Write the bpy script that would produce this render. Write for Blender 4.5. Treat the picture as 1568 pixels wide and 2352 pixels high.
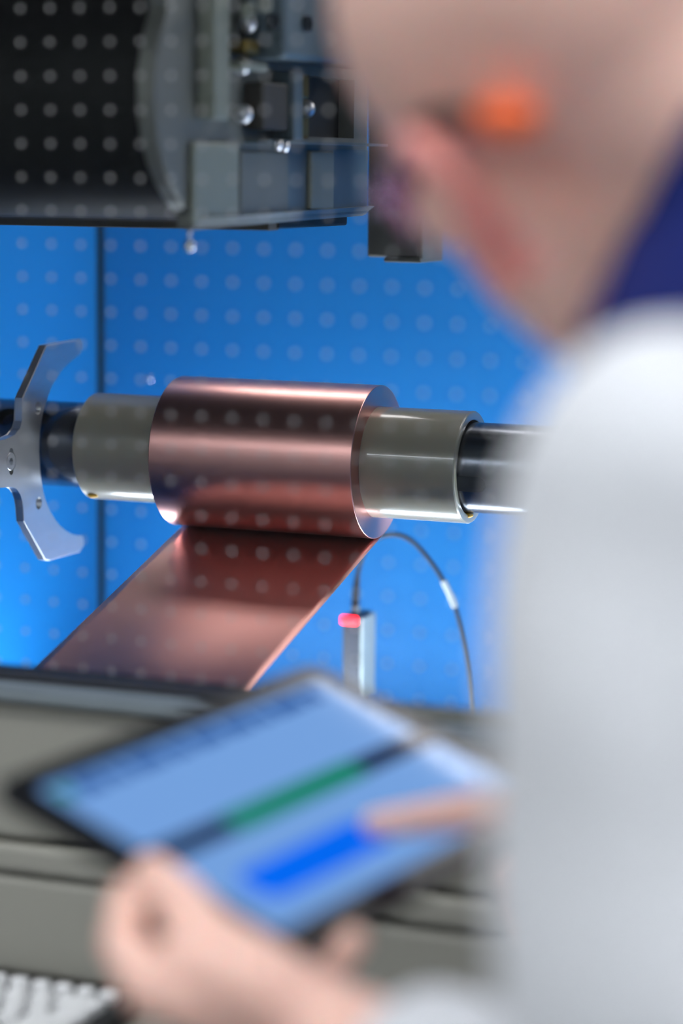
import bpy, bmesh, math, random
import numpy as np
from mathutils import Vector, Matrix
random.seed(4)
for o in list(bpy.data.objects): bpy.data.objects.remove(o)
SC = bpy.context.scene
COL = SC.collection

# ------------------------------------------------------------------ camera
FPX, CX, CY = 5553.33, 784.0, 1176.0          # 85 mm lens on a 36 mm tall frame, 1568 x 2352
YAW, PITCH, ROLL = 0.3738, 0.1425, 0.0101
CAM = Vector((0, 0, 1.50))
FW = Vector((-math.sin(YAW)*math.cos(PITCH), math.cos(YAW)*math.cos(PITCH), -math.sin(PITCH)))
_r = Vector((math.cos(YAW), math.sin(YAW), 0)); _u = _r.cross(FW)
RT = _r*math.cos(ROLL) + _u*math.sin(ROLL)
UP = _u*math.cos(ROLL) - _r*math.sin(ROLL)
cd = bpy.data.cameras.new('camera'); cam = bpy.data.objects.new('camera', cd); COL.objects.link(cam)
cd.sensor_fit = 'VERTICAL'; cd.sensor_height = 36; cd.sensor_width = 24; cd.lens = 85
cd.clip_start = 0.02; cd.clip_end = 60
cd.dof.use_dof = True; cd.dof.focus_distance = 2.03; cd.dof.aperture_fstop = 2.0
cam.matrix_world = Matrix(((RT.x, UP.x, -FW.x, CAM.x), (RT.y, UP.y, -FW.y, CAM.y), (RT.z, UP.z, -FW.z, CAM.z), (0, 0, 0, 1)))
SC.camera = cam

# ------------------------------------------------------------------ world, exposure
w = bpy.data.worlds.new('world'); SC.world = w; w.use_nodes = True
w.node_tree.nodes['Background'].inputs[0].default_value = (0.75, 0.8, 0.86, 1)
w.node_tree.nodes['Background'].inputs[1].default_value = 0.25
SC.view_settings.view_transform = 'Standard'; SC.view_settings.look = 'None'
SC.view_settings.gamma = 1; SC.view_settings.use_curve_mapping = False
SC.view_settings.exposure = 0.0
try: SC.cycles.use_denoising = True
except Exception: pass

HALL_LIGHT = 24.0        # hall ceiling panels
LED_POWER = 22.0        # lamps inside the machine

# ------------------------------------------------------------------ helpers
def C(x, y, z): return CAM + RT*x + UP*y + FW*z              # camera-frame metres -> world
def RAY(px, py): return RT*((px-CX)/FPX) - UP*((py-CY)/FPX) + FW
def P(px, py, d): return CAM + RAY(px, py)*d                 # pixel at a known distance
def ON(px, py, **k):                                          # pixel on an axis plane of the machine
    a, v = list(k.items())[0]; i = 'xyz'.index(a); d = RAY(px, py)
    return CAM + d*((v-CAM[i])/d[i])

def lin(c):
    f = lambda v: v/12.92 if v <= 0.04045 else ((v+0.055)/1.055)**2.4
    return tuple(f(v/255) for v in c) + (1,)
MATS = {}
def mat(name, rgb, rough=0.5, metal=0.0, noise=0.0, nscale=30, spec=0.5, bump=0.0, bscale=200, coat=0, sss=0, emit=None, es=1, stretch=None, sheen=0):
    m = bpy.data.materials.new(name); m.use_nodes = True; nt = m.node_tree; b = nt.nodes['Principled BSDF']
    b.inputs['Base Color'].default_value = lin(rgb); b.inputs['Roughness'].default_value = rough; b.inputs['Metallic'].default_value = metal
    b.inputs['Specular IOR Level'].default_value = spec; b.inputs['Coat Weight'].default_value = coat
    b.inputs['Sheen Weight'].default_value = sheen
    if sss:
        b.inputs['Subsurface Weight'].default_value = sss; b.inputs['Subsurface Radius'].default_value = (0.012, 0.005, 0.003); b.inputs['Subsurface Scale'].default_value = 1
    if emit:
        b.inputs['Emission Color'].default_value = lin(emit); b.inputs['Emission Strength'].default_value = es
    tc = nt.nodes.new('ShaderNodeTexCoord'); mp = nt.nodes.new('ShaderNodeMapping'); nt.links.new(tc.outputs['Object'], mp.inputs[0])
    if stretch: mp.inputs['Scale'].default_value = stretch
    nz = nt.nodes.new('ShaderNodeTexNoise'); nz.inputs['Scale'].default_value = nscale; nz.inputs['Detail'].default_value = 4
    nt.links.new(mp.outputs[0], nz.inputs['Vector'])
    mr = nt.nodes.new('ShaderNodeMapRange'); mr.inputs['To Min'].default_value = 1-noise; mr.inputs['To Max'].default_value = 1+noise
    nt.links.new(nz.outputs[0], mr.inputs[0])
    mx = nt.nodes.new('ShaderNodeMix'); mx.data_type = 'RGBA'; mx.blend_type = 'MULTIPLY'; mx.inputs[0].default_value = 1
    mx.inputs[6].default_value = lin(rgb); nt.links.new(mr.outputs[0], mx.inputs[7]); nt.links.new(mx.outputs[2], b.inputs['Base Color'])
    if bump:
        n2 = nt.nodes.new('ShaderNodeTexNoise'); n2.inputs['Scale'].default_value = bscale; nt.links.new(mp.outputs[0], n2.inputs['Vector'])
        bp = nt.nodes.new('ShaderNodeBump'); bp.inputs['Strength'].default_value = bump; bp.inputs['Distance'].default_value = 0.001
        nt.links.new(n2.outputs[0], bp.inputs['Height']); nt.links.new(bp.outputs[0], b.inputs['Normal'])
    MATS[name] = m
    return m

def link(name, me, m=None, parent=None, smooth=False):
    o = bpy.data.objects.new(name, me); COL.objects.link(o)
    if m is not None: me.materials.append(m)
    if smooth: me.polygons.foreach_set('use_smooth', [True]*len(me.polygons))
    if parent is not None:
        o.parent = parent; o.matrix_parent_inverse = parent.matrix_world.inverted()
    return o
def obj(name, bm, m, parent=None, smooth=False, auto=None):
    bmesh.ops.recalc_face_normals(bm, faces=bm.faces)
    if auto is not None:
        for e in bm.edges:
            if len(e.link_faces) == 2 and e.calc_face_angle(0) > math.radians(auto): e.smooth = False
        smooth = True
    me = bpy.data.meshes.new(name); bm.to_mesh(me); bm.free()
    return link(name, me, m, parent, smooth)
def empty(name, loc):
    o = bpy.data.objects.new(name, None); COL.objects.link(o); o.location = loc
    o.matrix_world = Matrix.Translation(loc); o.empty_display_size = 0.05
    return o
def tag(o, label=None, cat=None, group=None, kind=None):
    if label: o['label'] = label
    if cat: o['category'] = cat
    if group: o['group'] = group
    if kind: o['kind'] = kind
    return o
def box(x0, x1, y0, y1, z0, z1, bev=0.0, seg=2, bm=None):
    bm = bm or bmesh.new()
    g = bmesh.ops.create_cube(bm, size=1)
    for v in g['verts']: v.co = Vector(((x0+x1)/2+v.co.x*(x1-x0), (y0+y1)/2+v.co.y*(y1-y0), (z0+z1)/2+v.co.z*(z1-z0)))
    if bev: bmesh.ops.bevel(bm, geom=list({e for v in g['verts'] for e in v.link_edges}), offset=bev, segments=seg, profile=0.5, affect='EDGES')
    return bm
def frame_of(d):
    d = d.normalized(); a = Vector((0, 0, 1)) if abs(d.z) < 0.9 else Vector((1, 0, 0))
    s = d.cross(a).normalized(); return s, d.cross(s)
def rings(bm, ringlist, close=True, caps=True):
    R = [[bm.verts.new(p) for p in r] for r in ringlist]; n = len(R[0])
    for a, b in zip(R, R[1:]):
        for i in range(n): bm.faces.new((a[i], a[(i+1) % n], b[(i+1) % n], b[i]))
    if caps: bm.faces.new(R[0][::-1]); bm.faces.new(R[-1])
    return R
def tube(pts, rad, n=16, bm=None, caps=True):
    bm = bm or bmesh.new(); pts = [Vector(p) for p in pts]
    rad = rad if isinstance(rad, (list, tuple)) else [rad]*len(pts)
    rl = []; s = None
    for i, p in enumerate(pts):
        d = (pts[min(i+1, len(pts)-1)] - pts[max(i-1, 0)]).normalized()
        if s is None: s, t = frame_of(d)
        else: s = (s - d*s.dot(d)).normalized(); t = d.cross(s)
        rl.append([p + (s*math.cos(2*math.pi*k/n) + t*math.sin(2*math.pi*k/n))*rad[i] for k in range(n)])
    rings(bm, rl, caps=caps); return bm
def lathe_x(prof, yc, zc, n=96, bm=None, closed=True):          # profile of (x, r) turned about an axis along X
    bm = bm or bmesh.new()
    R = [[bm.verts.new((x, yc + r*math.cos(2*math.pi*k/n), zc + r*math.sin(2*math.pi*k/n))) for k in range(n)] for x, r in prof]
    pairs = list(zip(R, R[1:])) + ([(R[-1], R[0])] if closed else [])
    for a, b in pairs:
        for i in range(n): bm.faces.new((a[i], a[(i+1) % n], b[(i+1) % n], b[i]))
    return bm
def slab_x(poly, x0, x1, bev=0.0, bm=None):                     # (y, z) outline with thickness along X
    bm = bm or bmesh.new()
    a = [bm.verts.new((x0, y, z)) for y, z in poly]; b = [bm.verts.new((x1, y, z)) for y, z in poly]; n = len(poly)
    fa = bm.faces.new(a); fb = bm.faces.new(b[::-1])
    for i in range(n): bm.faces.new((a[i], b[i], b[(i+1) % n], a[(i+1) % n]))
    if bev: bmesh.ops.bevel(bm, geom=list(fb.edges)+list(fa.edges), offset=bev, segments=1, profile=0.5, affect='EDGES')
    return bm
def cut(o, cutters):                                            # real holes: cut, then keep the cut mesh
    for bmc in cutters:
        bmesh.ops.recalc_face_normals(bmc, faces=bmc.faces); me = bpy.data.meshes.new('cut'); bmc.to_mesh(me); bmc.free()
        t = bpy.data.objects.new('cut', me); COL.objects.link(t)
        md = o.modifiers.new('cut', 'BOOLEAN'); md.operation = 'DIFFERENCE'; md.object = t; md.solver = 'EXACT'
        bpy.context.view_layer.update(); dg = bpy.context.evaluated_depsgraph_get()
        new = bpy.data.meshes.new_from_object(o.evaluated_get(dg)); o.modifiers.clear(); o.data = new
        bpy.data.objects.remove(t)
    return o
def smooth_path(pts, n=8):
    pts = [Vector(p) for p in pts]; out = []
    for i in range(len(pts)-1):
        p0, p1, p2, p3 = pts[max(i-1, 0)], pts[i], pts[i+1], pts[min(i+2, len(pts)-1)]
        for k in range(n):
            t = k/n
            out.append(0.5*((2*p1) + (p2-p0)*t + (2*p0-5*p1+4*p2-p3)*t*t + (3*p1-p0-3*p2+p3)*t**3))
    return out + [pts[-1]]

# organic bodies: swept balls and ellipsoids fused into one continuous skin
def ball(bm, c, r, axes=None, sub=3):
    g = bmesh.ops.create_icosphere(bm, subdivisions=sub, radius=1)
    r = r if isinstance(r, (tuple, list)) else (r, r, r)
    a = axes or (Vector((1, 0, 0)), Vector((0, 1, 0)), Vector((0, 0, 1))); c = Vector(c)
    for v in g['verts']: v.co = c + a[0]*v.co.x*r[0] + a[1]*v.co.y*r[1] + a[2]*v.co.z*r[2]
def limb(bm, pts, rad):
    pts = [Vector(p) for p in pts]
    for p, r in zip(pts, rad): ball(bm, p, r)
    for (p, r), (q, s) in zip(zip(pts, rad), zip(pts[1:], rad[1:])): tube([p, q], [r, s], 20, bm)
def fuse(name, bm, m, voxel, smooth, parent=None, post=None):
    me = bpy.data.meshes.new(name); bm.to_mesh(me); bm.free()
    t = bpy.data.objects.new('tmp', me); COL.objects.link(t)
    rm = t.modifiers.new('r', 'REMESH'); rm.mode = 'VOXEL'; rm.voxel_size = voxel; rm.adaptivity = 0
    sm = t.modifiers.new('s', 'SMOOTH'); sm.factor = 0.5; sm.iterations = smooth
    dg = bpy.context.evaluated_depsgraph_get(); out = bpy.data.meshes.new_from_object(t.evaluated_get(dg))
    bpy.data.objects.remove(t); bpy.data.meshes.remove(me); out.name = name; out.materials.clear()
    if post: post(out)
    return link(name, out, m, parent, True)

# ------------------------------------------------------------------ materials
mat('blue_paint', (18, 102, 164), 0.5, spec=0.2, noise=0.05, nscale=6, bump=0.06, bscale=900)
mat('black_paint', (15, 16, 17), 0.5, spec=0.3, noise=0.1)
mat('black_rubber', (13, 14, 15), 0.5, spec=0.12, noise=0.1, nscale=12)
mat('grey_sheet', (152, 151, 142), 0.5, noise=0.05, nscale=9)
mat('grey_rail', (120, 130, 136), 0.4, metal=0.3, noise=0.08)
mat('brown_seal', (86, 80, 70), 0.6, noise=0.1)
mat('gasket', (24, 28, 38), 0.5)
mat('steel_dark', (96, 100, 108), 0.22, 1.0, noise=0.12, nscale=40, stretch=(0.3, 6, 6), bump=0.03, bscale=300)
mat('steel_plate', (196, 198, 200), 0.4, 0.92, noise=0.14, nscale=22, stretch=(1, 1, 4), bump=0.05, bscale=240)
mat('cast_grey', (104, 106, 100), 0.45, 0.35, noise=0.12, nscale=25)
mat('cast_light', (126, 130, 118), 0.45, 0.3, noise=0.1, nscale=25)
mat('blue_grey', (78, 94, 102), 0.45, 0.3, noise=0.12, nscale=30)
mat('rail_blue', (128, 140, 152), 0.4, 0.2, noise=0.06)
mat('slate', (58, 68, 78), 0.45, 0.3, noise=0.15, nscale=30)
mat('dark_brown', (46, 42, 36), 0.5, 0.2, noise=0.15)
mat('brass', (120, 100, 40), 0.35, 0.8, noise=0.2, nscale=40)
mat('block_grey', (88, 88, 82), 0.45, 0.2, noise=0.1)
mat('chrome', (235, 236, 238), 0.08, 1.0)
mat('core_plastic', (146, 141, 126), 0.22, noise=0.05, nscale=14, coat=0.4, sss=0.25, stretch=(0.3, 1, 1))
mat('glue', (206, 160, 40), 0.5)
mat('key_strip', (38, 44, 50), 0.5)
mat('sensor_black', (40, 44, 54), 0.45, noise=0.1)
mat('sensor_grey', (132, 144, 146), 0.45, noise=0.15, nscale=60)
mat('cable_black', (22, 22, 24), 0.4)
mat('cable_label', (150, 158, 160), 0.5, noise=0.1)
mat('led_red', (255, 30, 40), 0.4, emit=(255, 22, 30), es=9)
mat('skin', (248, 202, 186), 0.45, noise=0.07, nscale=14, sss=0.25)
mat('ear_skin', (244, 160, 150), 0.45, noise=0.08, nscale=30, sss=0.25)
mat('shirt_white', (226, 229, 234), 0.8, noise=0.02, nscale=20, bump=0.1, bscale=500, sheen=0.2)
mat('navy', (8, 26, 92), 0.8, noise=0.06, bump=0.1, bscale=500, spec=0.2)
mat('trouser', (32, 38, 56), 0.85, noise=0.06)
mat('shoe', (26, 26, 28), 0.5)
mat('shoe_sole', (60, 58, 56), 0.8)
mat('temple_dark', (48, 34, 30), 0.4)
mat('orange', (255, 108, 36), 0.45, noise=0.03)
mat('eye_white', (235, 232, 226), 0.15)
mat('iris', (70, 90, 110), 0.15)
mat('tablet_black', (14, 16, 22), 0.3, noise=0.1)
mat('screen', (10, 14, 20), 0.06, spec=0.08, emit=(118, 164, 226), es=0.95)
mat('ui_text', (10, 14, 20), 0.06, spec=0.08, emit=(30, 82, 156), es=0.9)
mat('ui_dark', (6, 10, 20), 0.06, spec=0.08, emit=(4, 22, 58), es=0.9)
mat('ui_green', (4, 60, 40), 0.06, spec=0.08, emit=(0, 122, 92), es=0.9)
mat('ui_blue', (4, 40, 120), 0.06, spec=0.08, emit=(0, 98, 222), es=1.0)
mat('ui_light', (10, 14, 20), 0.06, spec=0.08, emit=(158, 196, 244), es=0.95)
mat('keyboard_body', (38, 40, 44), 0.5, noise=0.1)
mat('key_cap', (236, 238, 240), 0.28, noise=0.05)
mat('floor_epoxy', (128, 130, 130), 0.35, noise=0.06, nscale=3)
mat('hall_wall', (205, 208, 210), 0.8, noise=0.03)
mat('hall_ceiling', (150, 153, 156), 0.8, noise=0.03)
mat('lamp_housing', (210, 212, 214), 0.5)
mat('panel_glow', (255, 255, 255), 0.5, emit=(250, 252, 255), es=HALL_LIGHT)
mat('top_glow', (255, 255, 255), 0.5, emit=(255, 246, 240), es=LED_POWER*0.42)
mat('tube_glow', (255, 255, 255), 0.5, emit=(236, 245, 255), es=LED_POWER*2.5)

def copper(name, rough, aniso=0.0):
    m = mat(name, (222, 166, 158), rough, 1.0, noise=0.04, nscale=5, stretch=(1, 8, 8)); nt = m.node_tree; b = nt.nodes['Principled BSDF']
    if aniso:
        tg = nt.nodes.new('ShaderNodeTangent'); tg.direction_type = 'RADIAL'; tg.axis = 'X'
        nt.links.new(tg.outputs[0], b.inputs['Tangent']); b.inputs['Anisotropic'].default_value = aniso
    return m
copper('copper_side', 0.3); copper('copper_web', 0.36); copper('copper_face', 0.34, 0.85)

DOT0 = ON(47, 175, y=1.446); PITCHX = (ON(252, 175, y=1.446).x-DOT0.x)/3          # printed dots of the safety window
def pane_material():
    m = bpy.data.materials.new('dotted_glass'); m.use_nodes = True; nt = m.node_tree; nt.nodes.clear()
    N = lambda t, **k: nt.nodes.new(t)
    out = N('ShaderNodeOutputMaterial'); tr = N('ShaderNodeBsdfTransparent'); tr.inputs[0].default_value = (0.97, 0.985, 0.99, 1)
    gl = N('ShaderNodeBsdfGlossy'); gl.inputs['Roughness'].default_value = 0.02
    fr = N('ShaderNodeFresnel'); fr.inputs[0].default_value = 1.22
    mg = N('ShaderNodeMixShader'); nt.links.new(fr.outputs[0], mg.inputs[0]); nt.links.new(tr.outputs[0], mg.inputs[1]); nt.links.new(gl.outputs[0], mg.inputs[2])
    df = N('ShaderNodeBsdfDiffuse'); df.inputs[0].default_value = (0.5, 0.5, 0.5, 1)
    tl = N('ShaderNodeBsdfTranslucent'); tl.inputs[0].default_value = (0.5, 0.5, 0.5, 1)
    ad = N('ShaderNodeMixShader'); ad.inputs[0].default_value = 0.35; nt.links.new(df.outputs[0], ad.inputs[1]); nt.links.new(tl.outputs[0], ad.inputs[2])
    tc = N('ShaderNodeTexCoord'); sp = N('ShaderNodeSeparateXYZ'); nt.links.new(tc.outputs['Object'], sp.inputs[0])
    def M(op, a, b=None):
        n = N('ShaderNodeMath'); n.operation = op
        for i, v in enumerate((a, b)):
            if v is None: continue
            if isinstance(v, (int, float)): n.inputs[i].default_value = v
            else: nt.links.new(v, n.inputs[i])
        return n.outputs[0]
    S = PITCHX
    gx = M('SUBTRACT', M('FRACT', M('ADD', M('DIVIDE', sp.outputs[0], S), 1000.5-DOT0.x/PITCHX)), 0.5)
    gz = M('SUBTRACT', M('FRACT', M('ADD', M('DIVIDE', sp.outputs[2], S), 1000.5-DOT0.z/PITCHX)), 0.5)
    d = M('SQRT', M('ADD', M('MULTIPLY', gx, gx), M('MULTIPLY', gz, gz)))
    dot = M('LESS_THAN', d, 0.0016/S)
    mx = N('ShaderNodeMixShader'); nt.links.new(dot, mx.inputs[0]); nt.links.new(mg.outputs[0], mx.inputs[1]); nt.links.new(ad.outputs[0], mx.inputs[2])
    nt.links.new(mx.outputs[0], out.inputs[0])
    MATS['dotted_glass'] = m
pane_material()
def lens_material():
    m = bpy.data.materials.new('lens'); m.use_nodes = True; b = m.node_tree.nodes['Principled BSDF']
    nt = m.node_tree; tr = nt.nodes.new('ShaderNodeBsdfTransparent'); tr.inputs[0].default_value = (0.62, 0.5, 0.6, 1)
    gl = nt.nodes.new('ShaderNodeBsdfGlossy'); gl.inputs[0].default_value = (0.95, 0.75, 0.92, 1); gl.inputs['Roughness'].default_value = 0.08
    mx = nt.nodes.new('ShaderNodeMixShader'); mx.inputs[0].default_value = 0.4
    nt.links.new(tr.outputs[0], mx.inputs[1]); nt.links.new(gl.outputs[0], mx.inputs[2]); nt.links.new(mx.outputs[0], nt.nodes['Material Output'].inputs[0])
    nt.nodes.remove(b); MATS['lens'] = m
lens_material()
M_ = MATS

# ------------------------------------------------------------------ the hall
HX0, HX1, HY0, HY1, HZ = -4.2, 4.2, -4.0, 4.2, 3.6
for nm, b in (('floor', (HX0, HX1, HY0, HY1, -0.1, 0)), ('ceiling', (HX0, HX1, HY0, HY1, HZ, HZ+0.1)),
              ('wall_left', (HX0-0.1, HX0, HY0, HY1, 0, HZ)), ('wall_right', (HX1, HX1+0.1, HY0, HY1, 0, HZ)),
              ('wall_front', (HX0, HX1, HY0-0.1, HY0, 0, HZ)), ('wall_back', (HX0, HX1, HY1, HY1+0.1, 0, HZ))):
    tag(obj(nm, box(*b), M_['floor_epoxy' if nm == 'floor' else 'hall_ceiling' if nm == 'ceiling' else 'hall_wall']), kind='structure')
for yy in (-3.72, 0.45):
    for xx in (-2.7, -0.9, 0.9, 2.7):
        t = empty('ceiling_light_offscreen', (xx, yy, HZ)); tag(t, 'long white LED panel light fixed under the hall ceiling', 'light', 'hall ceiling lights')
        obj('housing', box(xx-0.62, xx+0.62, yy-0.17, yy+0.17, HZ-0.05, HZ-0.002, 0.006), M_['lamp_housing'], t)
        obj('diffuser', box(xx-0.6, xx+0.6, yy-0.15, yy+0.15, HZ-0.062, HZ-0.05, 0.003), M_['panel_glow'], t)

# ------------------------------------------------------------------ the machine cabinet
XL, XR, YF, YB, ZF, ZT = -1.166, 0.62, 1.44, 2.27, 0.90, 2.10      # inner space
zl = ON(265, 1563, y=YF).z                                         # top of the sill under the window
cab = empty('machine_cabinet', ((XL+XR)/2, YB, 0))
tag(cab, 'blue and grey machine cabinet with a dotted safety window around the copper roll', 'machine')
obj('back_panel', box(XL+0.004, XR, YB, YB+0.03, ZF, ZT), M_['blue_paint'], cab)
obj('side_panel', box(XL-0.03, XL, YF+0.03, YB+0.03, ZF, ZT), M_['blue_paint'], cab)
obj('side_panel', box(XR, XR+0.03, YF+0.03, YB+0.03, ZF, ZT), M_['blue_paint'], cab)
obj('top_panel', box(XL-0.03, XR+0.03, YF, YB+0.03, ZT, ZT+0.03), M_['black_paint'], cab)
obj('bottom_panel', box(XL-0.03, XR+0.03, YF+0.03, YB+0.03, ZF-0.03, ZF), M_['blue_paint'], cab)
obj('lower_side_panel', box(XL-0.03, XL, YF+0.03, YB+0.03, 0.08, ZF-0.03), M_['grey_sheet'], cab)
obj('lower_side_panel', box(XR, XR+0.03, YF+0.03, YB+0.03, 0.08, ZF-0.03), M_['grey_sheet'], cab)
obj('lower_back_panel', box(XL-0.03, XR+0.03, YB, YB+0.03, 0.08, ZF-0.03), M_['grey_sheet'], cab)
obj('plinth', box(XL, XR, YF+0.06, YB, 0.0, 0.08), M_['black_paint'], cab)
# front: window frame, sill, panels with seams
zz = lambda y, x=20: ON(x, y, y=YF).z
s0, s1, s2, s3 = zl, zz(1563), zz(1578), zz(1604)
x20 = ON(20, 1550, y=YF).x
slope = 0
z1 = zz(1560); z2 = zz(1576); z3 = zz(1602); z4 = zz(1612)
xg = ON(700, 1600, y=YF).x
obj('sill_gasket', box(XL, xg, YF-0.008, YF+0.02, z1, zl, 0.002), M_['gasket'], cab)
obj('sill_gasket', box(xg, XR, YF-0.006, YF+0.02, z1, zl-0.0005, 0.002), M_['cast_grey'], cab)
obj('sill_rail', box(XL-0.03, XR+0.03, YF-0.012, YF+0.03, z2, z1, 0.002), M_['rail_blue'], cab)
obj('sill_rail', box(XL-0.03, XR+0.03, YF-0.016, YF+0.03, z3, z2, 0.003), M_['grey_rail'], cab)
obj('sill_seal', box(XL-0.03, XR+0.03, YF-0.006, YF+0.03, z4, z3), M_['brown_seal'], cab)
za, zb, zc, zd = zz(1914), zz(1926), zz(1988), zz(1997)
ze, zf = zz(2222), zz(2246)
obj('front_panel', box(XL-0.03, XR+0.03, YF-0.010, YF+0.03, za, z4, 0.004), M_['grey_sheet'], cab)
obj('seam_recess', box(XL-0.03, XR+0.03, YF+0.016, YF+0.03, zb, za), M_['grey_sheet'], cab)
obj('trim_band', box(XL-0.03, XR+0.03, YF-0.014, YF+0.03, zc, zb, 0.004), M_['grey_sheet'], cab)
obj('seam_recess', box(XL-0.03, XR+0.03, YF+0.014, YF+0.03, zd, zc), M_['grey_sheet'], cab)
obj('front_panel', box(XL-0.03, XR+0.03, YF-0.012, YF+0.03, ze, zd, 0.005), M_['grey_sheet'], cab)
obj('seam_recess', box(XL-0.03, XR+0.03, YF+0.016, YF+0.03, zf, ze), M_['grey_sheet'], cab)
xm = (XL+XR)/2
obj('lower_door', box(XL-0.03, xm-0.003, YF-0.012, YF+0.03, 0.08, zf, 0.005), M_['grey_sheet'], cab)
obj('lower_door', box(xm+0.003, XR+0.03, YF-0.012, YF+0.03, 0.08, zf, 0.005), M_['grey_sheet'], cab)
obj('window_post', box(XL-0.03, XL+0.03, YF-0.012, YF+0.03, zl, ZT, 0.004), M_['grey_sheet'], cab)
obj('window_post', box(XR-0.03, XR+0.03, YF-0.012, YF+0.03, zl, ZT, 0.004), M_['grey_sheet'], cab)
obj('window_head', box(XL+0.03, XR-0.03, YF-0.012, YF+0.03, ZT-0.06, ZT, 0.004), M_['grey_sheet'], cab)
pane = obj('window_pane', box(XL+0.03, XR-0.03, YF+0.006, YF+0.0065, zl, ZT-0.06), M_['dotted_glass'], cab)
# latch clamp on the sill
lp = ON(918, 1640, y=YF)
bm = box(lp.x-0.012, lp.x+0.012, YF-0.02, YF+0.005, lp.z-0.012, lp.z+0.004, 0.003)
obj('window_latch', bm, M_['cast_grey'], cab)
# dark seam where the side panel meets the back panel
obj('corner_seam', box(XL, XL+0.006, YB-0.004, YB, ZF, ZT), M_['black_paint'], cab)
# two small dome screws on the back panel
for px, py, r in ((343, 870, 0.0035),):
    p = ON(px, py, y=YB); bm = bmesh.new(); ball(bm, p, (r, r*0.6, r)); obj('panel_screw', bm, M_['chrome'], cab, True)
# lamps: slim LED bars, each a channel with a flat diffuser facing one way
def led_bar(yy, zq, tilt, wid, lab, m, x0=XL+0.06, x1=XR-0.06):
    t = empty('machine_lamp_offscreen', (xm, yy, zq)); tag(t, lab, 'lamp')
    d = Vector((0, math.sin(tilt), math.cos(tilt))); e = Vector((0, math.cos(tilt), -math.sin(tilt))); c = Vector((0, yy, zq))
    def bar(w, a, b, xa, xb):
        bm = bmesh.new(); q = [c + e*w + d*a, c - e*w + d*a, c - e*w + d*b, c + e*w + d*b]
        rings(bm, [[Vector((xa, p.y, p.z)) for p in q], [Vector((xb, p.y, p.z)) for p in q]]); return bm
    obj('channel', bar(wid+0.004, -0.016, -0.001, x0-0.004, x1+0.004), M_['lamp_housing'], t)
    obj('diffuser', bar(wid, -0.001, 0.001, x0, x1), M_[m], t)
    for xx in (x0+0.02, x1-0.02): obj('bracket', box(xx-0.008, xx+0.008, yy-0.012, yy+0.012, ZF, zq-0.01) if zq < 1.2 else box(xx-0.008, xx+0.008, yy+0.004, YB, zq+0.006, zq+0.022), M_['lamp_housing'], t)
led_bar(2.02, 0.925, 0.15, 0.026, 'slim LED bar on the machine floor by the back panel', 'tube_glow')
led_bar(2.19, 1.82, math.radians(211), 0.040, 'slim LED bar high on the machine back panel', 'top_glow')

# ------------------------------------------------------------------ shaft, core tube, copper roll
AY, AZ = 1.9172, CAM.z-0.2503
RR, RC, RS = 0.0656, 0.0475, 0.0381
X0, X1, C0, C1 = -0.9043, -0.7186, -0.9875, -0.6347
sh = empty('winding_shaft', (XL, AY, AZ)); tag(sh, 'dark polished steel shaft carrying the copper roll', 'shaft')
sbody = obj('shaft_body', lathe_x([(XL, 0.0), (XL, RS), (XR, RS), (XR, 0.0)], AY, AZ, 128, closed=False), M_['steel_dark'], sh, auto=40)
obj('wall_flange', lathe_x([(XL, 0.001), (XL, 0.052), (XL+0.018, 0.052), (XL+0.02, 0.050), (XL+0.02, 0.001)], AY, AZ, 96, closed=False), M_['steel_dark'], sh, auto=40)
def on_shaft(px, py, r):                                     # pixel on the front of a cylinder round the shaft axis
    d = RAY(px, py); o = CAM - Vector((0, AY, AZ)); a = d.y**2+d.z**2; b = o.y*d.y+o.z*d.z; c = o.y**2+o.z**2-r*r
    return CAM + d*((-b-math.sqrt(max(0, b*b-a*c)))/a)
def slot(px, py, half, rad, m, nm):                          # rounded key lying along the shaft
    p = on_shaft(px, py, RS); th = math.atan2(p.z-AZ, p.y-AY); bm = bmesh.new(); pts = []
    for s, x in ((1, half), (-1, -half)):
        for k in range(13):
            a = math.pi*k/12 - math.pi/2; pts.append((x + s*math.cos(a)*rad, s*math.sin(a)*rad))
    lo, hi = [], []
    for u, v in pts:
        t = th + v/RS
        for L, r in ((lo, RS-0.003), (hi, RS+0.0006)): L.append(Vector((p.x+u, AY+r*math.cos(t), AZ+r*math.sin(t))))
    rings(bm, [lo, hi]); obj(nm, bm, m, sh)
slot(1060, 1111, 0.014, 0.0068, M_['key_strip'], 'clamping_key')
rp = on_shaft(15, 955, RS); rd = Vector((0, rp.y-AY, rp.z-AZ)).normalized()
bm = bmesh.new(); bmesh.ops.remove_doubles(bm, verts=bm.verts, dist=1e-6)
bt = bmesh.new(); bt.from_mesh(sbody.data); bmesh.ops.remove_doubles(bt, verts=bt.verts, dist=1e-6); bmesh.ops.recalc_face_normals(bt, faces=bt.faces); bt.to_mesh(sbody.data); bt.free()
cut(sbody, [tube([rp+rd*0.01, rp-rd*0.010], 0.0095, 32)])
obj('recessed_screw', tube([rp-rd*0.0105, rp-rd*0.0060], 0.0062, 24), M_['steel_dark'], sh, auto=40)

roll = empty('copper_foil_roll', ((X0+X1)/2, AY, AZ-RR)); tag(roll, 'wide roll of copper foil wound on a plastic core, its sheet running down', 'foil roll')
c_ = 0.0004
obj('winding', lathe_x([(X0, RC), (X0, RR-c_), (X0+c_, RR), (X1-c_, RR), (X1, RR-c_)], AY, AZ, 192, closed=False), M_['copper_side'], roll, auto=30)
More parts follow.
